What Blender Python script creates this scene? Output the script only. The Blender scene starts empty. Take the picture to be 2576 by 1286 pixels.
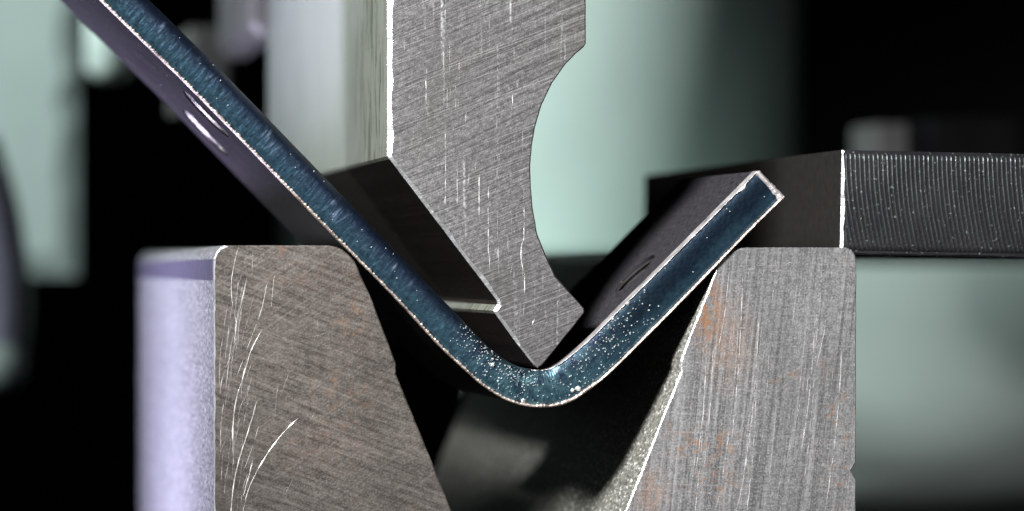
import bpy, bmesh, math, random
from mathutils import Vector, noise
from mathutils.geometry import delaunay_2d_cdt
random.seed(7)
S = bpy.context.scene
C = S.collection
S.unit_settings.scale_length = 0.01          # one unit is one centimetre

# ------------------------------------------------------------------ camera
K = 360.0                                    # photo pixels (2576 wide) per cm at the front plane
D0 = 8000.0 / K                              # camera to the front plane
XC, ZC = (-200 - 1288) / K, (643 - 680) / K
cam = bpy.data.cameras.new('camera'); cam_o = bpy.data.objects.new('camera', cam); C.objects.link(cam_o)
cam_o.location = (XC, -D0, ZC); cam_o.rotation_euler = (math.pi / 2, 0, 0)
cam.sensor_width = 36; cam.lens = 8000 / 2576 * 36
cam.shift_x = 1488 / 2576; cam.shift_y = 37 / 2576
cam.clip_start = 0.5; cam.clip_end = 500
cam.dof.use_dof = True; cam.dof.focus_distance = D0 + 0.22; cam.dof.aperture_fstop = 0.29
S.camera = cam_o

# ------------------------------------------------------------------ world, lamps, exposure
W = bpy.data.worlds.new('World'); S.world = W; W.use_nodes = True
W.node_tree.nodes['Background'].inputs[0].default_value = (0.75, 0.85, 0.9, 1)
W.node_tree.nodes['Background'].inputs[1].default_value = 0.006
S.view_settings.view_transform = 'Standard'; S.view_settings.look = 'None'
S.view_settings.exposure = 0; S.view_settings.gamma = 1
S.cycles.use_denoising = True
S.cycles.max_bounces = 8

def lamp(name, loc, aim, size, power, col, sy=None, spread=180):
    l = bpy.data.lights.new(name, 'AREA'); l.shape = 'RECTANGLE'; l.size = size; l.size_y = sy or size
    l.energy = power; l.color = col; l.spread = math.radians(spread)
    o = bpy.data.objects.new(name, l); C.objects.link(o); o.location = loc
    o.rotation_euler = (Vector(aim) - Vector(loc)).to_track_quat('-Z', 'Y').to_euler()
    return o
lamp('key_lamp', (-13, -17, 13.2), (1.8, 0, -0.3), 5, 1080, (1, 0.99, 0.975), spread=36)
lamp('fill_lamp', (2, -30, 9), (0.5, 0, 0), 14, 45, (1, 0.96, 0.97), spread=40)
lamp('flank_lamp_lavender', (-6.5, 3, -7), (-2.1, 4, -1.2), 4, 1150, (0.72, 0.69, 1.0), sy=8, spread=72)  # added, unseen lamp; stands in for lavender reflections on the die flank
lamp('flank_lamp_green', (-14, 5, 5.5), (-0.9, 4, 2.6), 4, 85, (0.90, 1.0, 0.92), sy=7, spread=34)  # added, unseen lamp giving the punch flank its greenish sheen
lamp('rear_lamp', (-46, -6, 28), (4, 36, 0), 8, 5900, (0.88, 1.0, 0.97), spread=34)  # added, unseen lamp that brightens the mint parts behind

# ------------------------------------------------------------------ helpers
def PX(px, py, Y=0.0):                       # a point of the profile at depth Y
    s = D0 / (D0 + Y)
    return Vector((XC + (px + 200) / K / s, Y, ZC + (680 - py) / K / s))
def empty(name, label, cat, loc=(0, 0, 0), group=None):
    o = bpy.data.objects.new(name, None); C.objects.link(o); o.location = loc
    o['label'] = label; o['category'] = cat
    if group: o['group'] = group
    return o
def link(name, me, mats, parent=None, smooth=False):
    o = bpy.data.objects.new(name, me); C.objects.link(o)
    for m in (mats if isinstance(mats, (list, tuple)) else [mats]): me.materials.append(m)
    if parent:
        o.parent = parent; o.location = -parent.location
    if smooth:
        me.polygons.foreach_set('use_smooth', [True] * len(me.polygons))
    return o
def tag(o, label, cat, group=None):
    o['label'] = label; o['category'] = cat
    if group: o['group'] = group
    return o
def mesh(name, v, f):
    me = bpy.data.meshes.new(name); me.from_pydata([tuple(p) for p in v], [], f); me.validate(); me.update()
    return me
def resample(pts, step):
    out = []
    n = len(pts)
    for i in range(n):
        a, b = Vector(pts[i][:2]), Vector(pts[(i + 1) % n][:2])
        w = pts[i][2] if len(pts[i]) > 2 else 3
        m = max(1, int((b - a).length / step))
        for k in range(m): out.append((a.lerp(b, k / m), w))
    return out
def prism_mesh(name, pts, y0, y1, step=14, jit=0.35, wear=0.3, side=None, bev=None, slope=0.8):
    """pts: closed outline in photo pixels, (x, y[, bevel in px of the edge starting here]); material 1 = worn bevel"""
    A = sum(pts[i][0] * pts[(i + 1) % len(pts)][1] - pts[(i + 1) % len(pts)][0] * pts[i][1] for i in range(len(pts)))
    R = resample(pts, step)
    n = len(R); sg = 1 if A > 0 else -1      # y down: A>0 is clockwise on the page
    ctr, inner, outer, back = [], [], [], []
    for i in range(n):
        p, w = R[i]; q0, w0 = R[i - 1]; q1, _ = R[(i + 1) % n]
        e0 = (p - q0).normalized(); e1 = (q1 - p).normalized()
        n0 = Vector((-e0.y, e0.x)) * sg; n1 = Vector((-e1.y, e1.x)) * sg
        d = (n0 * w0 + n1 * w); L = 1 + n0.dot(n1)
        # inset point: satisfies distance w0 from edge 0 and w from edge 1
        det = n0.x * n1.y - n0.y * n1.x
        if abs(det) > 0.05:
            off = Vector(((w0 * n1.y - w * n0.y) / det, (n0.x * w - n1.x * w0) / det))
            if off.length > 2.2 * max(w, w0): off = d / L
        else: off = (n0 + n1) * 0.25 * (w0 + w)
        nz = noise.noise(Vector((p.x * 0.022, p.y * 0.022, y0 * 3))) + 0.6 * noise.noise(Vector((p.x * 0.09, p.y * 0.09, 5)))
        pj = p + (n0 + n1) * 0.5 * (jit * nz)
        ctr.append(pj); f = max(0.25, 1 + wear * nz * 1.6)
        inner.append(pj + off * f)
        outer.append((pj, max(w, w0) * f))
    s = D0 / (D0 + y0)
    v = []
    for q in inner:
        a = PX(q.x, q.y, y0); v.append(a)
    for q, w in outer:
        a = PX(q.x, q.y, y0); v.append((a.x, y0 + w / K * slope, a.z))
    for q in ctr:
        a = PX(q.x, q.y, y0); v.append((a.x, y1 - 0.02, a.z))
    for q in ctr:
        a = PX(q.x, q.y, y0); v.append((a.x, y1, a.z))
    f, mi = [], []
    cd = delaunay_2d_cdt([Vector((q.x, q.y)) for q in inner], [(i, (i + 1) % n) for i in range(n)], [], 1, 1e-4)
    base = {}
    extra = 4 * n
    for k, orig in enumerate(cd[3]):
        if orig: base[k] = orig[0]
        else:
            base[k] = extra; v.append(tuple(PX(cd[0][k].x, cd[0][k].y, y0))); extra += 1
    for t in cd[2]: f.append([base[k] for k in t]); mi.append(0)
    for r in range(2):
        for i in range(n):
            j = (i + 1) % n
            q = [r * n + i, (r + 1) * n + i, (r + 1) * n + j, r * n + j]
            if sg < 0: q = q[::-1]
            f.append(q); mi.append((bev(ctr[i]) if bev else 1) if r == 0 else (side(ctr[i]) if side else 2))
    f.append([2 * n + i for i in (range(n) if sg > 0 else reversed(range(n)))]); mi.append(2)
    me = bpy.data.meshes.new(name); me.from_pydata([tuple(p) for p in v], [], f); me.update()
    bm = bmesh.new(); bm.from_mesh(me); bmesh.ops.recalc_face_normals(bm, faces=bm.faces)
    bm.to_mesh(me); bm.free()
    me.polygons.foreach_set('material_index', mi)
    return me
def prism(name, pts, y0, y1, mats, parent=None, **kw):
    me = prism_mesh(name, pts, y0, y1, **kw)
    if not isinstance(mats, (list, tuple)): mats = [mats] * 3
    return link(name, me, mats, parent)

# ------------------------------------------------------------------ materials
class N:
    def __init__(s, name):
        s.m = bpy.data.materials.new(name); s.m.use_nodes = True; s.t = s.m.node_tree
        s.b = s.t.nodes['Principled BSDF']; s.tc = s.t.nodes.new('ShaderNodeTexCoord')
        s.co = s.tc.outputs['Object']
    def n(s, typ, ins=None, **kw):
        x = s.t.nodes.new(typ)
        for k, v in kw.items(): setattr(x, k, v)
        for k, v in (ins or {}).items():
            i = x.inputs[k]
            if isinstance(v, bpy.types.NodeSocket): s.t.links.new(v, i)
            else: i.default_value = v
        return x
    def math(s, op, a, b=0.0, c=0.0, clamp=False):
        return s.n('ShaderNodeMath', {0: a, 1: b, 2: c}, operation=op, use_clamp=clamp).outputs[0]
    def rot(s, deg, axis=(0, 1, 0), v=None):
        return s.n('ShaderNodeVectorRotate', {'Vector': v or s.co, 'Axis': axis, 'Angle': math.radians(deg)}).outputs[0]
    def scale(s, v, sc):
        return s.n('ShaderNodeVectorMath', {0: v, 1: sc}, operation='MULTIPLY').outputs[0]
    def noise(s, v, sc=1.0, det=2.0, rough=0.5, dist=0.0):
        return s.n('ShaderNodeTexNoise', {'Vector': v, 'Scale': sc, 'Detail': det, 'Roughness': rough, 'Distortion': dist}).outputs[0]
    def streak(s, deg, along, across, det=3.0, dist=0.0):
        """noise drawn out along a line tilted deg above the horizontal of the front plane"""
        return s.noise(s.scale(s.rot(deg), (along, 1.0, across)), 1.0, det, 0.6, dist)
    def ramp(s, f, lo, hi):
        return s.n('ShaderNodeMapRange', {0: f, 1: lo, 2: hi, 3: 0.0, 4: 1.0}, clamp=True).outputs[0]
    def mix(s, f, a, b, blend='MIX'):
        x = s.t.nodes.new('ShaderNodeMix'); x.data_type = 'RGBA'; x.blend_type = blend
        for i, v in ((0, f), (6, a), (7, b)):
            if isinstance(v, bpy.types.NodeSocket): s.t.links.new(v, x.inputs[i])
            else: x.inputs[i].default_value = v if i == 0 else (*v, 1) if len(v) == 3 else v
        return x.outputs[2]
    def set(s, **kw):
        for k, v in kw.items():
            i = s.b.inputs[k.replace('_', ' ')]
            if isinstance(v, bpy.types.NodeSocket): s.t.links.new(v, i)
            else: i.default_value = (*v, 1) if isinstance(v, tuple) and len(v) == 3 else v
        return s
    def bump(s, h, dist=0.004, strength=1.0, normal=None):
        x = s.n('ShaderNodeBump', {'Height': h, 'Distance': dist, 'Strength': strength})
        if normal: s.t.links.new(normal, x.inputs['Normal'])
        return x.outputs[0]

def plain(name, col, rough=0.5, metal=0.0, var=0.15, sc=6, bump=0.0, spec=0.5):
    m = N(name)
    f = m.ramp(m.noise(m.co, sc, 4), 0.3, 0.7)
    c0 = tuple(c * (1 - var) for c in col); c1 = tuple(min(1, c * (1 + var)) for c in col)
    m.set(Base_Color=m.mix(f, c0, c1), Roughness=rough, Metallic=metal, Specular_IOR_Level=spec)
    if bump: m.set(Normal=m.bump(m.noise(m.co, sc * 9, 3), bump))
    return m.m

def punch_front():
    m = N('ground_steel_punch')
    g1 = m.streak(27, 0.5, 60, 3, 0.15); g2 = m.streak(20, 0.35, 110, 2, 0.1)
    v1 = m.streak(90, 0.9, 26, 2); dots = m.noise(m.co, 38, 2)
    fine = m.noise(m.co, 75, 2); blot = m.noise(m.co, 1.6, 4); mid = m.noise(m.co, 24, 3, 0.65)
    vs = m.math('MULTIPLY', m.ramp(v1, 0.62, 0.72), m.ramp(dots, 0.4, 0.6))
    zone = m.ramp(m.noise(m.co, 0.8, 2), 0.42, 0.6)
    h = m.math('ADD', m.math('MULTIPLY', g1, 0.6), m.math('MULTIPLY', g2, 0.3))
    h = m.math('ADD', h, m.math('MULTIPLY', fine, 0.6))
    c = m.mix(m.ramp(mid, 0.3, 0.7), (0.15, 0.148, 0.15), (0.31, 0.308, 0.31))
    c = m.mix(m.math('MULTIPLY', m.ramp(g1, 0.5, 0.38), 0.7), c, (0.07, 0.069, 0.07))
    c = m.mix(m.math('MULTIPLY', m.ramp(g2, 0.54, 0.66), m.math('MULTIPLY_ADD', zone, 0.55, 0.25)), c, (0.66, 0.665, 0.67))
    c = m.mix(m.math('MULTIPLY', m.ramp(g2, 0.44, 0.34), 0.65), c, (0.06, 0.06, 0.06))
    c = m.mix(m.math('MULTIPLY', m.ramp(fine, 0.56, 0.72), 0.45), c, (0.6, 0.61, 0.62))
    c = m.mix(m.math('MULTIPLY', m.ramp(blot, 0.5, 0.75), 0.35), c, (0.24, 0.215, 0.2))
    c = m.mix(m.math('MULTIPLY', vs, 0.75), c, (0.8, 0.81, 0.83))
    c = m.mix(m.math('MULTIPLY', m.ramp(fine, 0.45, 0.32), 0.3), c, (0.06, 0.06, 0.062))
    c = m.mix(m.math('MULTIPLY', m.ramp(m.noise(m.co, 0.7, 3), 0.42, 0.6), 0.4), c, (0.1, 0.098, 0.098))
    m.set(Base_Color=c, Metallic=0.75, Roughness=m.math('MULTIPLY_ADD', mid, 0.25, 0.3),
          Normal=m.bump(h, 0.0025))
    return m.m
def die_front(name, base, light, rustc, rust_amt, deg, along, across, brush, dots_amt, deg2=None, bumpd=0.0022, stains=()):
    m = N(name)
    a = m.streak(deg, along, across, 4, 0.25); b = m.streak(deg + 90 if deg2 is None else deg2, 0.5, 50, 3, 0.15)
    fine = m.noise(m.co, 70, 2); blot = m.noise(m.co, 1.5, 5, 0.6); sm = m.noise(m.co, 14, 4, 0.7); mid = m.noise(m.co, 20, 4, 0.7)
    big = m.noise(m.co, 0.9, 3)
    hi = tuple(min(1, x * 1.75) for x in light)
    c = m.mix(m.ramp(mid, 0.3, 0.7), base, light)
    c = m.mix(m.math('MULTIPLY', m.ramp(a, 0.5, 0.38), 0.6), c, tuple(x * 0.45 for x in base))
    c = m.mix(m.math('MULTIPLY', m.ramp(a, 0.54, 0.68), 0.38), c, hi)
    c = m.mix(m.math('MULTIPLY', m.ramp(b, 0.54, 0.68), brush), c, hi)
    c = m.mix(m.math('MULTIPLY', m.ramp(fine, 0.52, 0.7), dots_amt), c, hi)
    c = m.mix(m.math('MULTIPLY', m.ramp(fine, 0.46, 0.3), dots_amt), c, tuple(x * 0.35 for x in base))
    c = m.mix(m.math('MULTIPLY', m.ramp(big, 0.45, 0.65), 0.3), c, tuple(x * 0.7 for x in base))
    r = m.math('MULTIPLY', m.ramp(blot, 0.54, 0.66), m.ramp(sm, 0.52, 0.64))
    for sx, sy, rx, ry, amt, thr in stains:      # stains at their own places on the face
        p = PX(sx, sy)
        d = m.n('ShaderNodeVectorMath', {0: m.n('ShaderNodeVectorMath', {0: m.co, 1: tuple(p)}, operation='SUBTRACT').outputs[0], 1: (K / rx, 0.0, K / ry)}, operation='MULTIPLY').outputs[0]
        q = m.math('MULTIPLY', m.ramp(m.n('ShaderNodeVectorMath', {0: d}, operation='LENGTH').outputs['Value'], 1.0, 0.25), m.math('MULTIPLY', m.ramp(sm, thr, thr + 0.08), amt))
        r = m.math('MAXIMUM', r, q)
    c = m.mix(m.math('MULTIPLY', r, rust_amt), c, rustc)
    h = m.math('ADD', m.math('MULTIPLY', a, 0.6), m.math('ADD', m.math('MULTIPLY', b, 0.4), m.math('MULTIPLY', fine, 0.8)))
    m.set(Base_Color=c, Metallic=m.math('MULTIPLY_ADD', r, -0.5 * rust_amt, 0.65), Roughness=m.math('MULTIPLY_ADD', mid, 0.2, 0.36),
          Normal=m.bump(h, bumpd))
    return m.m
def side_steel(name, col, rough, streaky=False, metal=0.7):
    m = N(name)
    a = m.noise(m.scale(m.co, (1, 6, 1.1)) if streaky else m.scale(m.co, (30, 22, 30)), 1.6 if streaky else 1.0, 4, 0.65)
    b = m.noise(m.co, 0.6, 3); pep = m.noise(m.scale(m.co, (40, 14, 40)), 1.0, 3, 0.7)
    c = m.mix(m.ramp(b, 0.3, 0.7), tuple(x * 0.85 for x in col), col)
    yy = m.n('ShaderNodeSeparateXYZ', {0: m.co}).outputs[1]
    if streaky:
        pit = m.math('MULTIPLY', m.ramp(a, 0.46, 0.52), m.ramp(m.noise(m.scale(m.co, (1, 9, 2)), 1.5, 3), 0.42, 0.5))
        pit = m.math('MULTIPLY', pit, m.math('MULTIPLY', m.ramp(yy, 1.9, 0.9), m.ramp(yy, 0.0, 0.35)))
        c = m.mix(m.math('MULTIPLY', pit, 0.95), c, (0.02, 0.02, 0.008))
        pale = m.ramp(yy, 2.4, 0.9)
        c = m.mix(m.math('MULTIPLY', pale, 0.5), c, (0.36, 0.38, 0.29))
    else:
        c = m.mix(m.math('MULTIPLY', m.ramp(pep, 0.5, 0.35), 0.75), c, tuple(x * 0.25 for x in col))
        c = m.mix(m.math('MULTIPLY', m.ramp(pep, 0.55, 0.68), 0.5), c, (0.95, 0.95, 0.95))
    m.set(Base_Color=c, Metallic=metal, Roughness=rough, Specular_IOR_Level=0.05, Normal=m.bump(a if streaky else pep, 0.004))
    return m.m
def cut_edge_mat():
    m = N('blued_cut_edge')
    fine = m.noise(m.co, 34, 3); b = m.noise(m.co, 5, 4, 0.6); st = m.streak(48, 4, 24, 3, 0.4)
    vv = m.n('ShaderNodeAttribute', attribute_name='across').outputs['Fac']     # 0 lower arris, 1 upper arris
    arm = m.n('ShaderNodeAttribute', attribute_name='sheared').outputs['Fac']   # 1 where the shear left drag lines
    wob = m.math('ADD', vv, m.math('MULTIPLY_ADD', b, 0.5, -0.25))
    c = m.mix(m.ramp(wob, 0.3, 0.72), (0.024, 0.074, 0.118), (0.009, 0.02, 0.055))  # darker upper part: shade of the rolled edge put into the colour
    c = m.mix(m.math('MULTIPLY', m.ramp(b, 0.45, 0.7), 0.4), c, (0.022, 0.06, 0.115))
    drag = m.math('MULTIPLY', m.math('MULTIPLY', m.ramp(st, 0.56, 0.7), arm), m.math('MULTIPLY', m.ramp(vv, 0.15, 0.45), m.ramp(vv, 0.85, 0.65)))
    drag = m.math('MULTIPLY', drag, m.ramp(m.noise(m.co, 4.5, 3), 0.42, 0.62))
    c = m.mix(m.math('MULTIPLY', drag, 0.8), c, (0.32, 0.44, 0.62))
    c = m.mix(m.math('MULTIPLY', m.ramp(fine, 0.62, 0.75), 0.3), c, (0.12, 0.25, 0.32))
    c = m.mix(m.math('MULTIPLY', m.ramp(fine, 0.42, 0.3), 0.5), c, (0.008, 0.02, 0.04))
    c = m.mix(0.2, c, (0.05, 0.056, 0.062))
    dk = m.n('ShaderNodeAttribute', attribute_name='oxide').outputs['Fac']
    c = m.mix(m.math('MULTIPLY', dk, m.ramp(wob, 0.05, 0.5)), c, (0.006, 0.016, 0.03))  # short arm darker, except along its lower arris
    ben = m.n('ShaderNodeAttribute', attribute_name='stretched').outputs['Fac']
    peel = m.noise(m.co, 11, 4, 0.7)
    c = m.mix(m.math('MULTIPLY', m.math('MULTIPLY', ben, m.ramp(peel, 0.38, 0.62)), 0.8), c, (0.10, 0.22, 0.255))
    h = m.math('ADD', m.math('MULTIPLY', fine, 0.5), m.math('MULTIPLY', m.math('MULTIPLY', st, arm), 0.8))
    m.set(Base_Color=c, Metallic=0.75, Roughness=m.math('MULTIPLY_ADD', fine, 0.3, 0.26), Normal=m.bump(h, 0.006))
    return m.m
def scale_mat():
    m = N('mill_scale')
    b = m.noise(m.co, 3, 5, 0.6); fine = m.noise(m.co, 45, 2)
    c = m.mix(m.ramp(b, 0.3, 0.7), (0.017, 0.0148, 0.0185), (0.027, 0.025, 0.028))
    c = m.mix(m.ramp(fine, 0.7, 0.76), c, (0.45, 0.36, 0.3))
    m.set(Base_Color=c, Metallic=0.0, Roughness=0.5, Specular_IOR_Level=0.06, Normal=m.bump(fine, 0.002))
    return m.m
def milled_mat():
    m = N('milled_dark_steel')
    fine = m.noise(m.co, 60, 2); b = m.noise(m.co, 2, 4); sp = m.noise(m.co, 34, 2)
    c = m.mix(m.ramp(b, 0.3, 0.7), (0.026, 0.026, 0.031), (0.045, 0.044, 0.05))
    c = m.mix(m.math('MULTIPLY', m.ramp(sp, 0.66, 0.72), 0.45), c, (0.4, 0.52, 0.47))
    c = m.mix(m.math('MULTIPLY', m.ramp(fine, 0.45, 0.3), 0.6), c, (0.02, 0.02, 0.025))
    rg = m.n('ShaderNodeAttribute', attribute_name='ridge').outputs['Fac']
    c = m.mix(m.math('MULTIPLY', rg, 0.6), c, (0.19, 0.245, 0.23))
    m.set(Base_Color=c, Metallic=0.7, Roughness=0.4, Normal=m.bump(fine, 0.003))
    return m.m

def scratch_mat():
    m = N('bright_scratch')
    f = m.n('ShaderNodeAttribute', attribute_name='shine').outputs['Fac']
    m.set(Base_Color=m.mix(f, (0.30, 0.29, 0.285), (0.88, 0.87, 0.86)), Metallic=0.3, Roughness=0.42)
    return m.m
M = dict(
    punch=punch_front(),
    worn=plain('worn_bright_edge', (0.66, 0.68, 0.70), 0.36, 0.85, 0.35, 9, 0.003),
    dull=plain('oxidised_underside', (0.022, 0.018, 0.017), 0.5, 0.0, 0.2, 10, 0.003, 0.03),  # near-black copy of the punch steel, with shade put into its colour
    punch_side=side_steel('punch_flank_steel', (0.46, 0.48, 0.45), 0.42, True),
    die_left=die_front('scuffed_brown_steel', (0.10, 0.087, 0.077), (0.215, 0.196, 0.182), (0.24, 0.11, 0.045), 0.4, -20, 2.5, 30, 0.25, 0.36, 35, stains=[(880, 800, 70, 110, 0.7, 0.5), (800, 700, 160, 60, 0.4, 0.48), (860, 1000, 140, 120, 0.5, 0.5), (800, 1120, 180, 90, 0.35, 0.45)]),
    die_right=die_front('brushed_bright_steel', (0.17, 0.17, 0.175), (0.37, 0.37, 0.38), (0.22, 0.10, 0.035), 0.8, 84, 0.45, 36, 0.2, 0.42, -3, stains=[(1785, 790, 55, 130, 1.0, 0.42), (1830, 860, 90, 160, 0.45, 0.4), (1960, 950, 90, 60, 1.0, 0.56), (1770, 1120, 130, 60, 0.9, 0.5), (1800, 1200, 110, 90, 0.6, 0.5), (1640, 1240, 60, 90, 0.6, 0.42)]),
    die_side=side_steel('blasted_flank_steel', (0.36, 0.36, 0.385), 0.5),
    edge=cut_edge_mat(), scale=scale_mat(), scale_dark=plain('black_scale', (0.028, 0.0272, 0.031), 0.5, 0.0, 0.5, 30, 0.002, 0.0),
    burr=plain('bare_burr', (0.46, 0.39, 0.35), 0.42, 0.6, 0.55, 9, 0.005),
    tip=plain('sheared_end', (0.50, 0.47, 0.48), 0.42, 0.6, 0.5, 9, 0.005),
    spark=plain('bright_chip', (0.68, 0.76, 0.74), 0.3, 0.5, 0.45, 60),
    scratch=scratch_mat(),
    bright_thread=plain('bright_thread', (0.34, 0.31, 0.29), 0.3, 0.9, 0.85, 9, 0.01),  # thread steel with its glint put into the colour
    thread=plain('dark_thread', (0.04, 0.037, 0.036), 0.4, 0.4, 0.3, 20),  # darker copy of the thread steel for the shaded hole
    band=plain('hardened_violet_band', (0.10, 0.09, 0.14), 0.45, 0.5, 0.2, 10, 0.003),  # violet tone of the shade painted on the die flank
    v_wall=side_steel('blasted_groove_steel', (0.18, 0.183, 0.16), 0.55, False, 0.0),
    milled=milled_mat(),
    block=plain('dark_block_steel', (0.019, 0.0178, 0.0165), 0.5, 0.0, 0.15, 14, 0.002, 0.0),
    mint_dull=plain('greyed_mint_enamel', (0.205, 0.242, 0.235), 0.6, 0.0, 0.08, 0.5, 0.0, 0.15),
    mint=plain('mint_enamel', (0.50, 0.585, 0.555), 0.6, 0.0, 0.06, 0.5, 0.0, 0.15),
    black=plain('blackened_steel', (0.008, 0.008, 0.008), 0.8, 0.0, 0.2, 3, 0.0, 0.05),
    pale=plain('lint_fibre', (0.42, 0.42, 0.34), 0.6, 0.0, 0.2, 20),
    purple=plain('violet_grey_hose', (0.07, 0.065, 0.095), 0.5, 0.0, 0.2, 2),
    grey=plain('grey_machine_steel', (0.16, 0.155, 0.145), 0.5, 0.2, 0.2, 2),
    wall=plain('dark_workshop_wall', (0.012, 0.013, 0.012), 0.9, 0.0, 0.3, 0.2),
)

# ------------------------------------------------------------------ setting
me = mesh('workshop_wall', [(-120, 90, -80), (120, 90, -80), (120, 90, 80), (-120, 90, 80)], [(0, 1, 2, 3)])
o = link('workshop_wall', me, M['wall']); o['kind'] = 'structure'

# ------------------------------------------------------------------ the punch
punch_pts = [(975, -260, 12), (975, 393, 9), (1240, 742, 9), (1251, 756, 9), (1252, 767, 9), (1241, 782, 8), (1300, 864, 5), (1342, 917, 4),
             (1353, 925, 3), (1361, 922, 2), (1470, 787, 2), (1469, 776, 2), (1435, 738, 3), (1397, 694, 3), (1372, 640, 3), (1351, 586, 3),
             (1341, 530, 3), (1335.5, 475, 3), (1334, 417, 3), (1338, 367, 3), (1347, 317, 3), (1363, 263, 3), (1389, 209, 3),
             (1423, 161, 3), (1448, 136, 3), (1468, 119, 2), (1473.5, 110, 3), (1473.5, -260, 3)]
PD = 7.7
punch = empty('bending_punch', 'ground steel gooseneck punch pressing its tip into the bend of the blue sheet', 'punch', (0.2, 3.8, -0.8))
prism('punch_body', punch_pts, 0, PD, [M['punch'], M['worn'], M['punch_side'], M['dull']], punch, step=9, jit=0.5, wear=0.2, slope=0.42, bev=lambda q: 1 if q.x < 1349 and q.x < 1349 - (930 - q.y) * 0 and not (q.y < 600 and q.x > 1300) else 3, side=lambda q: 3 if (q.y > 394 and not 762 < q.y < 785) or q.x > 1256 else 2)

# ------------------------------------------------------------------ the die
die = empty('bending_die', 'steel V die whose two shoulders carry the blue bent sheet', 'die', (0, 3.8, -5))
dl = [(538, 1700, 3.5), (538, 649, 4), (544, 636, 4), (556, 622, 6), (566, 617.5, 3), (828, 618, 3), (846, 621.5, 3), (862, 629, 3), (877, 641, 3), (892, 658, 3),
      (934, 752, 3), (986, 888, 3), (996, 914, 3), (996, 942, 3), (1003, 958, 3), (1103, 1203, 3), (1298, 1700, 3)]
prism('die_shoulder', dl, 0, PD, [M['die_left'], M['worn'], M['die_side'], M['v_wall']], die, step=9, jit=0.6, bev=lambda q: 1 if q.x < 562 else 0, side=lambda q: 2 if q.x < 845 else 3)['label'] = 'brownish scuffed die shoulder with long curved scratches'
dr = [(1411, 1700, 3.5), (1577, 1277, 3.5), (1708, 948, 3.5), (1714, 934, 3.5), (1713, 909, 3.5), (1717, 893, 3), (1808, 664, 2.5), (1822, 647, 3), (1846, 631, 3), (1864, 625, 2),
      (1880, 623, 2), (2128, 623, 2), (2143, 629, 2), (2152, 642, 2), (2154, 657, 2), (2153, 1164, 2), (2140, 1185, 2), (2153, 1207, 2), (2153, 1700, 2)]
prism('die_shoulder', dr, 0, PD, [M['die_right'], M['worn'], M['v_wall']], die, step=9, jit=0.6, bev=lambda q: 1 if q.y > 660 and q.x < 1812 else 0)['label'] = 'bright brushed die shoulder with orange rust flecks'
a_, b_ = PX(538, 653), PX(538, 705)  # thin strip standing in for the dark shade along the flank
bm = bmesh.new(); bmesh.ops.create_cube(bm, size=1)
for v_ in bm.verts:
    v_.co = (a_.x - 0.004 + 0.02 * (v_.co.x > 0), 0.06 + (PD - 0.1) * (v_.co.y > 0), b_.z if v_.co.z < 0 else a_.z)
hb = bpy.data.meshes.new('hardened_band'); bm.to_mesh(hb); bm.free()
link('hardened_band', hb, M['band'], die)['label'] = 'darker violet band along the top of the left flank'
prism('die_base', [(538, 1702, 3), (2153, 1702, 3), (2153, 1960, 3), (538, 1960, 3)], 0, PD, M['die_left'], die, step=60)

# ------------------------------------------------------------------ the sheet
pairs = [((-100, -360), (-38, -421)), ((255.6, 0), (318, -62)), ((500, 239), (562, 178)), ((798, 546), (860, 485)), ((1005, 757), (1066, 699)),
         ((1105, 866), (1164, 800)), ((1163, 921), (1222, 861)), ((1222, 972), (1272, 903)), ((1290, 1010), (1316, 925)),
         ((1359, 1021), (1354, 932)), ((1423, 1011), (1390, 926)), ((1487, 972), (1430, 900)), ((1542, 925), (1487, 851)),
         ((1615, 853), (1552, 786)), ((1732, 735), (1672, 667)), ((1898, 564), (1842, 496)), ((1970, 494), (1907, 430))]
def catmull(P, n):
    out = []
    for i in range(len(P) - 1):
        p0, p1, p2, p3 = P[max(0, i - 1)], P[i], P[i + 1], P[min(len(P) - 1, i + 2)]
        L = (p2 - p1).length; m = max(1, int(L / n))
        d1 = ((p2 - p0) / max(1e-6, ((p2 - p1).length + (p1 - p0).length))) * L if i else (p2 - p1)
        d2 = ((p3 - p1) / max(1e-6, ((p3 - p2).length + (p2 - p1).length))) * L if i < len(P) - 2 else (p2 - p1)
        for k in range(m):
            t = k / m; t2 = t * t; t3 = t2 * t
            out.append(p1 * (2 * t3 - 3 * t2 + 1) + d1 * (t3 - 2 * t2 + t) + p2 * (3 * t2 - 2 * t3) + d2 * (t3 - t2))
    out.append(P[-1]); return out
P4 = catmull([Vector((*a, *b)) for a, b in pairs], 3.0)
SL = [(Vector((p[0], p[1])), Vector((p[2], p[3]))) for p in P4]      # lower, upper edge of the strip, every 3 px
SD = 2.36
sheet = empty('bent_sheet', 'blue edged steel strip bent into a V between the punch and the die', 'metal sheet', (0.2, 1.2, -1.0))
def sheet_pt(i, v, y):
    a, b = SL[i]; q = a.lerp(b, v); p = PX(q.x, q.y, 0); return Vector((p.x, y, p.z))
def prof(v, x=0):
    y = -(0.02 if x < 1250 else 0.004 if x > 1450 else 0.02 - (x - 1250) / 200 * 0.016) * math.sin(math.pi * max(0.0, min(1.0, v)))
    if v > 0.72: y += (0.11 if x < 1250 else 0.012 if x > 1450 else 0.11 - (x - 1250) / 200 * 0.098) * ((v - 0.72) / 0.28) ** 2
    if v < 0.12: y += 0.02 * ((0.12 - v) / 0.12) ** 2
    return y
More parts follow.
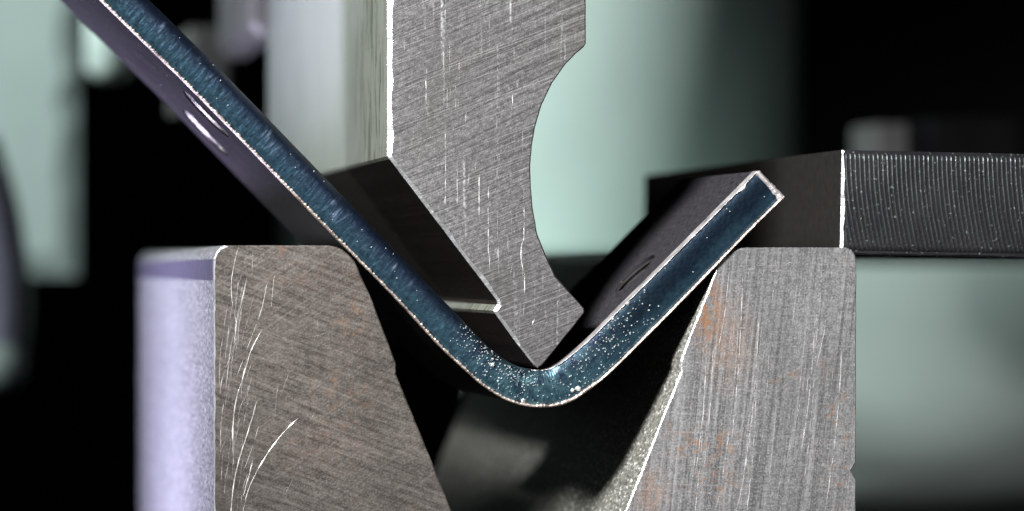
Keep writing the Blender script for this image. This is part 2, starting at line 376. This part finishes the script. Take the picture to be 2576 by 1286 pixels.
# cut edge: real relief
rows = [0.0, 0.02, 0.06, 0.12, 0.2, 0.3, 0.4, 0.5, 0.6, 0.7, 0.78, 0.85, 0.91, 0.96, 1.0]
verts, faces, att = [], [], []
nr = len(rows); n = len(SL)
acc = 0
for i in range(n):
    if i: acc += (SL[i][0] - SL[i - 1][0]).length
    bend = math.exp(-((SL[i][0].x - 1340) / 190) ** 2)
    arm = 1.0 if SL[i][0].x < 1050 else 0.35
    arm_w = max(0.0, min(1.0, (1150 - SL[i][0].x) / 250))
    for v in rows:
        y = prof(v, SL[i][0].x)
        st = noise.noise(Vector((acc * 0.10 + v * 3, v * 1.2, 1))) + 0.5 * noise.noise(Vector((acc * 0.28 + v * 5, v * 2, 7)))
        y += 0.0014 * st * arm * (0.5 + 0.5 * math.sin(math.pi * min(1, v * 1.2)))
        y += 0.006 * bend * noise.noise(Vector((acc * 0.25, v * 22, 3)))
        jv = v
        if v == 0: jv -= 0.012 * noise.noise(Vector((acc * 0.12, 0, 9)))
        if v == 1: jv += 0.015 * noise.noise(Vector((acc * 0.14, 4, 9)))
        verts.append(sheet_pt(i, jv, y)); att.append((v, arm_w, bend, max(0.0, min(1.0, (SL[i][0].x - 1500) / 130))))
for i in range(n - 1):
    for k in range(nr - 1):
        a = i * nr + k; faces.append((a, a + nr, a + nr + 1, a + 1))
ce = mesh('cut_edge', verts, faces)
for k, nm in enumerate(('across', 'sheared', 'stretched', 'oxide')):
    ce.attributes.new(nm, 'FLOAT', 'POINT').data.foreach_set('value', [q[k] for q in att])
link('cut_edge', ce, M['edge'], sheet, True)
# broad faces and rear edge
verts, faces = [], []
ysub = [0.0, 0.12, 0.5, 1.2, SD - 0.1, SD]
for i in range(n):
    for k, y in enumerate(ysub): verts.append(sheet_pt(i, 0.0 if y < SD - .01 else 0.05, y + (0.03 if k == 0 else 0)))
    for k, y in enumerate(reversed(ysub)): verts.append(sheet_pt(i, 1.0 if y < SD - .01 else 0.95, y + (0.112 if k == 5 else 0.05 if k == 4 else 0)))
m_ = len(ysub) * 2
for i in range(n - 1):
    for k in range(m_):
        a = i * m_ + k; b = i * m_ + (k + 1) % m_; faces.append((a, b, b + m_, a + m_))
faces.append(tuple(range(m_))[::-1]); faces.append(tuple((n - 1) * m_ + k for k in range(m_)))
pm = mesh('plate', verts, faces)
bm = bmesh.new(); bm.from_mesh(pm); bmesh.ops.recalc_face_normals(bm, faces=bm.faces); bm.to_mesh(pm); bm.free()
plate = link('plate', pm, M['scale'], sheet)
def lower_at(qx): return min(range(n), key=lambda i: abs(SL[i][0].x - qx))
def upper_at(qx): return min(range(n), key=lambda i: abs(SL[i][1].x - qx))
holes = [(lower_at(537), 0.6, 0.24), (lower_at(568), 1.62, 0.25), (upper_at(1650), 0.66, 0.2)]
def ring(i, y, r, h0, h1, nseg, threads):
    a = sheet_pt(i, 0, y); b = sheet_pt(i, 1, y); ax = (b - a).normalized(); u = Vector((0, 1, 0)); w = ax.cross(u); L = (b - a).length
    vs, fs = [], []
    for k in range(threads + 1):
        h = h0 + (h1 - h0) * k / threads
        rr = r * (1 - (0.11 if k % 2 else 0.0))
        for q in range(nseg):
            t = 2 * math.pi * q / nseg
            vs.append(a + ax * (L * h) + (u * math.cos(t) + w * math.sin(t)) * rr)
    for k in range(threads):
        for q in range(nseg):
            c = k * nseg + q; d = k * nseg + (q + 1) % nseg; fs.append((c, d, d + nseg, c + nseg))
    return vs, fs
cut_v, cut_f = [], []
for i, y, r in holes:
    vs, fs = ring(i, y, r, -0.6 if SL[i][0].x < 1300 else 0.25, 1.6, 32, 1)
    o_ = len(cut_v); cut_v += vs; cut_f += [tuple(o_ + q for q in f) for f in fs]
    cut_f += [tuple(o_ + q for q in range(32))[::-1], tuple(o_ + 32 + q for q in range(32))]
cm = mesh('cutter', cut_v, cut_f)
bm = bmesh.new(); bm.from_mesh(cm); bmesh.ops.recalc_face_normals(bm, faces=bm.faces); bm.to_mesh(cm); bm.free()
co = bpy.data.objects.new('cutter', cm); C.objects.link(co); co.location = (0, 0, 0)
plate.location = (0, 0, 0); plate.parent = None
md = plate.modifiers.new('cut', 'BOOLEAN'); md.operation = 'DIFFERENCE'; md.object = co; md.solver = 'EXACT'
dg = bpy.context.evaluated_depsgraph_get()
cutm = bpy.data.meshes.new_from_object(plate.evaluated_get(dg)); plate.modifiers.clear(); plate.data = cutm; cutm.name = 'plate'
bpy.data.objects.remove(co)
cutm.materials.append(M['scale_dark'])  # second scale for upward faces, imitating their shade by colour
for p_ in cutm.polygons:
    if p_.normal.z > 0.3: p_.material_index = len(cutm.materials) - 1
plate.parent = sheet; plate.location = -sheet.location
for hi_, (i, y, r) in enumerate(holes):
    vs, fs = ring(i, y, r - 0.002, 0.03 if hi_ < 2 else 0.27, 0.97, 40, 10)
    link('threaded_hole', mesh('threaded_hole', vs, fs), M['bright_thread' if hi_ < 2 else 'thread'], sheet)
# bare burr along the lower arris
verts, faces = [], []
acc = 0
for i in range(n):
    if i: acc += (SL[i][0] - SL[i - 1][0]).length
    w = 0.042 + 0.035 * noise.noise(Vector((acc * 0.05, 2, 0))) + 0.045 * noise.noise(Vector((acc * 0.2, 5, 0)))
    if SL[i][0].x > 1500: w *= 0.35
    for v, y in ((-0.045, 0.04), (-0.05, -0.012), (max(0.012, w) * 0.5 - 0.02, -0.03), (max(0.012, w), 0.012)):
        verts.append(sheet_pt(i, v + 0.012 * noise.noise(Vector((acc * 0.22, v * 5, 1))), y))
for i in range(n - 1):
    for k in range(3):
        a = i * 4 + k; faces.append((a, a + 4, a + 5, a + 1))
link('burr', mesh('burr', verts, faces), M['burr'], sheet, True)
# thin bright line on the upper arris of the short arm
verts, faces = [], []
idx = [i for i in range(n) if SL[i][1].x > 1340]
for j, i in enumerate(idx):
    w = 0.012 + 0.02 * noise.noise(Vector((i * 0.2, 8, 0)))
    if SL[i][1].x > 1840: w += 0.09 * math.exp(-((SL[i][1].x - 1866) / 10) ** 2)
    for v, y in ((1.008, 0.14), (1.004, prof(1, SL[i][0].x) - 0.004), (1 - w * 0.5, prof(1 - w * .5, SL[i][0].x) - 0.012), (1 - w - 0.006, prof(1 - w - .006, SL[i][0].x) + 0.004)):
        verts.append(sheet_pt(i, v, y))
for j in range(len(idx) - 1):
    for k in range(3):
        a = j * 4 + k; faces.append((a, a + 4, a + 5, a + 1))
link('arris', mesh('arris', verts, faces), M['tip'], sheet, True)
# sheared end of the short arm
a, b = Vector((1970, 494)), Vector((1907, 430))
ed = (b - a).normalized(); nn = Vector((0.71, -0.70))
verts, faces = [], []
for k in range(25):
    t = k / 24; q = a.lerp(b, t)
    j = noise.noise(Vector((k * 0.5, 1, 3))) * 2.5
    w = 17 + 3 * noise.noise(Vector((k * 0.4, 6, 2))) - 7 * t
    for d, y in ((-w, 0.012), (-w * 0.55, -0.035), (2 + j, -0.01), (4 + j, 0.06), (3, SD * 0.5), (3, SD)):
        p = PX(q.x + nn.x * d, q.y + nn.y * d, 0); verts.append((p.x, y, p.z))
for k in range(24):
    for r in range(5):
        c = k * 6 + r; faces.append((c, c + 1, c + 7, c + 6))
link('end_face', mesh('end_face', verts, faces), M['tip'], sheet, True)

# bright chips in the stretched skin of the bend
rnd = random.Random(3)
cv, cf = [], []
def chip(i, v, r, y=-0.008):
    p = sheet_pt(i, v, prof(v, SL[i][0].x) + y); o_ = len(cv)
    a0 = rnd.random() * 3
    for k in range(5):
        t = a0 + k * 2 * math.pi / 5; cv.append((p.x + r * math.cos(t), p.y + 0.012, p.z + r * math.sin(t)))
    cv.append((p.x + rnd.uniform(-.3, .3) * r, p.y - r * 0.7, p.z + rnd.uniform(-.3, .3) * r))
    for k in range(5): cf.append((o_ + k, o_ + (k + 1) % 5, o_ + 5))
bi = [i for i in range(n) if 1110 < SL[i][0].x < 1680]
cnt = 0
while cnt < 520:
    i = rnd.choice(bi); v = rnd.random() * 0.9 + 0.05
    x = SL[i][0].lerp(SL[i][1], v).x
    d = math.exp(-((x - 1265) / 95) ** 2) * (0.15 + 0.85 * math.exp(-((v - 0.72) / 0.22) ** 2)) + 0.7 * math.exp(-((x - 1520) / 65) ** 2) * (0.35 + 0.65 * v) + 0.12
    if rnd.random() < d: chip(i, v, rnd.choice((0.003, 0.004, 0.005, 0.006, 0.008))); cnt += 1
for i in range(n):
    if SL[i][0].x < 1120 and rnd.random() < 0.05: chip(i, rnd.uniform(0.25, 0.95), rnd.uniform(0.005, 0.008))
    if SL[i][0].x > 1680 and rnd.random() < 0.05: chip(i, rnd.uniform(0.1, 0.95), rnd.uniform(0.004, 0.007))
for x, v, r in ((1316, 0.1, .022), (1462, 0.16, .024), (1448, 0.2, .018), (1205, .62, .02), (1640, .95, .02), (1600, .96, .016)): chip(lower_at(x), v, r)
o = link('metal_chips', mesh('metal_chips', cv, cf), M['spark'], sheet); o['kind'] = 'stuff'

def ribbon(name, lines, Y, mat, parent, half=2.2, hgt=0.004, dash=0.5, seed=1, gain=1.0):
    """raised burrs of scratches on a front face: lines of photo points"""
    rv, rf, sh = [], [], []
    for li, (pts, wid) in enumerate(lines):
        P = catmull([Vector((*p, 0)) for p in pts], 5.0); m0 = None
        for k, p in enumerate(P):
            q = P[min(k + 1, len(P) - 1)] - P[max(k - 1, 0)]; q = Vector((-q.y, q.x, 0)).normalized()
            w = half * wid * max(0.0, 1 - dash + 1.6 * dash * noise.noise(Vector((p.x * .04, p.y * .04, li + seed))) + 0.6 * dash * noise.noise(Vector((p.x * .2, p.y * .2, li))))
            w *= min(1, k / 3, (len(P) - 1 - k) / 3)
            p = p + q * 0.8 * noise.noise(Vector((k * .2, li, seed)))
            o_ = len(rv)
            for d, h in ((-1, 0.001), (0, -hgt * min(1, w)), (1, 0.001)):
                a = PX(p.x + q.x * w * d, p.y + q.y * w * d, Y); rv.append((a.x, Y + h, a.z)); sh.append(gain * max(0.0, min(1.0, 0.15 + wid * 0.55 + 0.55 * noise.noise(Vector((p.x * .03, p.y * .03, li + 40))))))
            if k:
                for r in range(2): rf.append((o_ - 3 + r, o_ + r, o_ + r + 1, o_ - 2 + r))
    me = bpy.data.meshes.new(name); me.from_pydata(rv, [], rf); me.update()
    me.attributes.new('shine', 'FLOAT', 'POINT').data.foreach_set('value', sh)
    o = link(name, me, mat, parent); o['kind'] = 'stuff'; return o
LL = [([(599, 622), (584, 694), (583, 747), (594, 816), (589, 869)], 1.1), ([(660, 827), (631, 885), (610, 954), (594, 1007), (586, 1081), (588, 1171)], 1.5),
      ([(753, 1049), (706, 1097), (658, 1166), (626, 1230), (608, 1300)], 1.4), ([(674, 705), (658, 779), (637, 837), (615, 895), (594, 954)], 0.8),
      ([(621, 699), (610, 752), (594, 816), (586, 880), (562, 943), (552, 996)], 0.8), ([(573, 763), (562, 837), (554, 901), (552, 975)], 0.8),
      ([(647, 1007), (626, 1081), (605, 1145), (589, 1214), (580, 1300)], 1.2), ([(637, 1155), (626, 1198), (610, 1256)], 1.3),
      ([(583, 858), (568, 975), (557, 1060), (554, 1134)], 0.9), ([(690, 690), (682, 779)], 0.7), ([(637, 622), (634, 700)], 0.6),
      ([(600, 700), (592, 780), (575, 850)], .6), ([(655, 1060), (630, 1140), (610, 1190)], .7), ([(700, 960), (690, 1060)], .5), ([(730, 930), (700, 1010)], .5)]
for k in range(46):
    x = 700 + 380 * rnd.random(); y = 640 + 640 * rnd.random()
    if x < 880 + (y - 640) * 0.39 - 15:
        t = math.radians(rnd.choice((-20, 60, 80, -35, 15)) + rnd.uniform(-15, 15)); L = rnd.uniform(12, 60)
        LL.append(([(x, y), (x + L * .5 * math.cos(t), y - L * .5 * math.sin(t) + 1), (x + L * math.cos(t), y - L * math.sin(t))], rnd.uniform(.25, .5)))
for k in range(30):
    x = 546 + 75 * rnd.random(); y = rnd.uniform(680, 1200); L = rnd.uniform(60, 170)
    LL.append(([(x + 18, y), (x + 5, y + L / 2), (x, y + L)], rnd.uniform(.35, .6)))
def inside_left(p): return p[0] < 880 + (p[1] - 640) * 0.385
LL = [l for l in LL if all(inside_left(p) for p in l[0])]
ribbon('scratch', LL, 0, M['scratch'], die, 1.9, 0.003, 0.48, 2, 0.9)
LR = []
for k in range(40):
    x = rnd.uniform(1740, 2135); y = rnd.uniform(640, 1050); L = rnd.uniform(120, 520); ln = rnd.uniform(0.05, 0.16)
    P = []
    for q in range(6):
        t = q / 5; P.append((x - ln * L * t * (0.4 + 0.9 * t), y + L * t))
    if all(p[0] > 1725 + max(0, 900 - p[1]) * 0.4 - max(0, p[1] - 940) * 0.40 for p in P): LR.append((P, rnd.choice((.3, .35, .4, .5, .75))))
for k in range(12):
    x = rnd.uniform(1810, 1900); y = rnd.uniform(670, 700); L = rnd.uniform(50, 120)
    LR.append(([(x, y), (x + L / 2, y - L * .05), (x + L, y - L * .12)], rnd.uniform(.3, .5)))
ribbon('scratch', LR, 0, M['scratch'], die, 1.8, 0.003, 0.6, 5, 0.8)
LP = [([(1205.5, 435), (1205.5, 548)], 1.6), ([(1228.5, 469), (1228.5, 560), (1228.5, 652)], 1.6), ([(1318, 465), (1318, 598), (1312, 618), (1312, 661), (1320, 694), (1317, 798)], 1.3),
      ([(1150.5, 423), (1150.5, 519)], 1.3), ([(1157, 552), (1157, 598)], 1.2), ([(1120, 330), (1121, 430), (1120, 520)], 1.2), ([(1072, 170), (1072, 290)], 1.2), ([(1116, 110), (1116, 180)], 1.0),
      ([(1131, 100), (1131, 185)], .9), ([(1173, 280), (1170, 315)], 1.2), ([(1290, 235), (1290, 270)], 1.1), ([(1250, 290), (1250, 330)], 1.1), ([(1120, 15), (1120, 55)], 1.2),
      ([(1405, 755), (1398, 770)], 1.8), ([(1346, 800), (1336, 822)], 1.8), ([(1290, 660), (1284, 690)], 1.4), ([(1372, 775), (1376, 830)], .8), ([(1182, 435), (1176, 470)], 1.0)]
for k in range(60):
    x = rnd.uniform(1000, 1330); y = rnd.uniform(10, 700); L = rnd.uniform(15, 90)
    if x > 1000 + max(0, y + L - 390) * 0.78 and x < 1330: LP.append(([(x, y), (x, y + L)], rnd.uniform(.35, .8)))
ribbon('scratch', LP, 0, M['scratch'], punch, 1.8, 0.002, 0.6, 8, 0.6)
LF = []
# ------------------------------------------------------------------ the back gauge
YB = 0.42
gauge = empty('backgauge_finger', 'dark milled steel block behind the right die shoulder', 'stop block', (6, 3.6, 0.2))
gp = [(2119, 377, 10), (2800, 393, 4), (2800, 653, 4), (2114, 641, 10)]
gme = prism_mesh('gauge_body', [(2119, 377, 4), (2800, 393, 4), (2800, 653, 4), (2114, 641, 6)], YB, YB + 6.2, step=10, wear=0.35, jit=0.6, bev=lambda q: 1 if q.x < 2121 and q.y > 378 else 0)
link('gauge_body', gme, [M['milled'], M['worn'], M['block']], gauge)
verts, faces, rdg = [], [], []
nx, nz = 900, 26
for i in range(nx + 1):
    for k in range(nz + 1):
        t = k / nz; u = 2126 + (2796 - 2126) * i / nx
        zt = 381 + (u - 2119) * 0.0235; zb = 636 + (u - 2119) * 0.0175
        py = zt + (zb - zt) * t
        ph = u - ((py - 385) ** 2) / (2 * 1000.0) + 0.9 * noise.noise(Vector((u * 0.01, py * 0.02, 0)))
        g = abs(((ph / 11.5) % 1.0) - 0.5) * 2
        rdg.append(max(0.0, g ** 4 * (0.75 + 0.8 * noise.noise(Vector((u * 0.05, py * 0.02, 3)))) * (1.2 - 0.85 * t)))
        amp = 0.005 * (0.7 + 0.5 * noise.noise(Vector((ph * 0.05, 0, 4))))
        p = PX(u, py, YB); verts.append((p.x, YB - 0.012 - amp * (g ** 4) + (0.03 if k in (0, nz) or i == 0 else 0), p.z))
for i in range(nx):
    for k in range(nz):
        c = i * (nz + 1) + k; faces.append((c, c + 1, c + nz + 2, c + nz + 1))
mf = mesh('milled_face', verts, faces)
mf.attributes.new('ridge', 'FLOAT', 'POINT').data.foreach_set('value', rdg)
link('milled_face', mf, M['milled'], gauge, True)

for k in range(45):
    x = rnd.uniform(2135, 2570); y = rnd.uniform(392, 632); L = rnd.uniform(1.5, 6); t = rnd.uniform(0, 6.28)
    LF.append(([(x, y), (x + L * .5 * math.cos(t) + 1.5, y + L * .5 * math.sin(t)), (x + L * math.cos(t), y + L * math.sin(t) - 1)], rnd.uniform(.5, 1.0)))
ribbon('lint', LF, YB - 0.024, M['pale'], gauge, 1.4, 0.006, 0.2, 4)

# ------------------------------------------------------------------ blurred machine behind
def box_bevel(name, x0, y0, x1, y1, Y, depth, mat, parent=None, b=4):
    return prism(name, [(x0, y0, b), (x1, y0, b), (x1, y1, b), (x0, y1, b)], Y, Y + depth, mat, parent, step=60, jit=0)
def column(name, px, R, y0, y1, Y, mat):
    c0 = PX(px, y0, Y); c1 = PX(px, y1, Y); s = D0 / (D0 + Y); r = R / K / s
    bm = bmesh.new(); N_ = 96
    rings = []
    for z, rr in ((c0.z, r - .15), (c0.z - .15, r), (c1.z + .15, r), (c1.z, r - .15)):
        rings.append([bm.verts.new((c0.x + rr * math.cos(2 * math.pi * k / N_), Y + r + rr * math.sin(2 * math.pi * k / N_), z)) for k in range(N_)])
    for a, b in zip(rings, rings[1:]):
        for k in range(N_): bm.faces.new((a[k], a[(k + 1) % N_], b[(k + 1) % N_], b[k]))
    bm.faces.new(rings[0]); bm.faces.new(rings[-1])
    bmesh.ops.recalc_face_normals(bm, faces=bm.faces)
    me = bpy.data.meshes.new(name); bm.to_mesh(me); bm.free()
    return link(name, me, mat, None, True)
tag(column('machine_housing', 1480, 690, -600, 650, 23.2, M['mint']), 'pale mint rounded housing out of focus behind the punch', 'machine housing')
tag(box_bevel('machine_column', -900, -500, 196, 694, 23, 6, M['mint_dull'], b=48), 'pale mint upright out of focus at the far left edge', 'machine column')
# bed rail: rounded beam whose underside turns away from the light
def rail(name, px0, px1, ytop, ybot, Y, mat):
    a = PX(px0, ytop, Y); b = PX(px1, ybot, Y); h = a.z - b.z; bm = bmesh.new(); prof = []
    prof += [(a.z, Y + 3.6), (a.z, Y + 0.15), (a.z - .15, Y)]
    for k in range(25):
        t = k / 24 * math.pi / 2; prof.append((a.z - h * 0.45 - h * 0.55 * math.sin(t), Y + h * 0.55 * (1 - math.cos(t))))
    prof.append((b.z, Y + 3.6))
    r0 = [bm.verts.new((a.x, y, z)) for z, y in prof]; r1 = [bm.verts.new((b.x, y, z)) for z, y in prof]
    for k in range(len(prof)):
        j = (k + 1) % len(prof); bm.faces.new((r0[k], r1[k], r1[j], r0[j]))
    bm.faces.new(r0); bm.faces.new(r1); bmesh.ops.recalc_face_normals(bm, faces=bm.faces)
    me = bpy.data.meshes.new(name); bm.to_mesh(me); bm.free()
    return link(name, me, mat, None, True)
tag(rail('machine_bed', 1300, 3400, 664, 1330, 20, M['mint']), 'pale mint rounded machine bed out of focus right of the die', 'machine bed')
tag(box_bevel('clamp_block', 2205, 312, 2350, 470, 14, 1, M['grey'], b=8), 'small grey steel block blurred above the milled block', 'clamp block')
tag(box_bevel('black_block', 2352, 296, 2566, 470, 13, 3, M['black'], b=8), 'black block blurred above the right end of the milled block', 'black block')

tag(box_bevel('upper_bracket', 478, 66, 580, 260, 13, 3, M['grey'], b=12), 'grey steel bracket blurred between the sheet and the punch', 'bracket')
tag(column('bolt_head', 280, 62, -60, 200, 17, M['mint']), 'pale round stud blurred behind the left arm of the sheet', 'stud')
o = prism('punch_clamp', [(626, -260, 6), (700, -260, 6), (700, 96, 20), (655, 96, 20), (626, 60, 20)], 7.9, 11, M['grey'], None, step=80, jit=0)
tag(o, 'pale grey clamp blurred behind the upper left of the punch', 'clamp')
hs = [PX(-60, 360, 17), PX(-10, 520, 17), PX(10, 640, 17), PX(20, 760, 17), PX(8, 900, 17)]
def tube(name, pts, rad, mat, parent=None, ns=24):
    vs, fs = [], []
    P = catmull(pts, 0.15)
    for k, p in enumerate(P):
        t = (P[min(k + 1, len(P) - 1)] - P[max(k - 1, 0)]).normalized(); u = Vector((0, 1, 0)); w = t.cross(u).normalized(); u = w.cross(t)
        for q in range(ns):
            a = 2 * math.pi * q / ns; vs.append(p + (u * math.cos(a) + w * math.sin(a)) * rad)
    for k in range(len(P) - 1):
        for q in range(ns):
            c = k * ns + q; d = k * ns + (q + 1) % ns; fs.append((c, d, d + ns, c + ns))
    fs.append(tuple(range(ns))); fs.append(tuple(len(vs) - ns + q for q in range(ns)))
    return link(name, mesh(name, vs, fs), mat, parent, True)
lv = empty('control_lever', 'violet grey lever with a pale ball knob, out of focus at the lower left edge', 'lever', PX(8, 700, 17))
tube('lever_arm', hs, 0.28, M['purple'], lv)
bm = bmesh.new(); bmesh.ops.create_uvsphere(bm, u_segments=32, v_segments=20, radius=0.30)
kb = bpy.data.meshes.new('knob'); bm.to_mesh(kb); bm.free()
kn = link('knob', kb, M['mint_dull'], lv, True); kn.location = PX(2, 925, 16.6) - lv.location
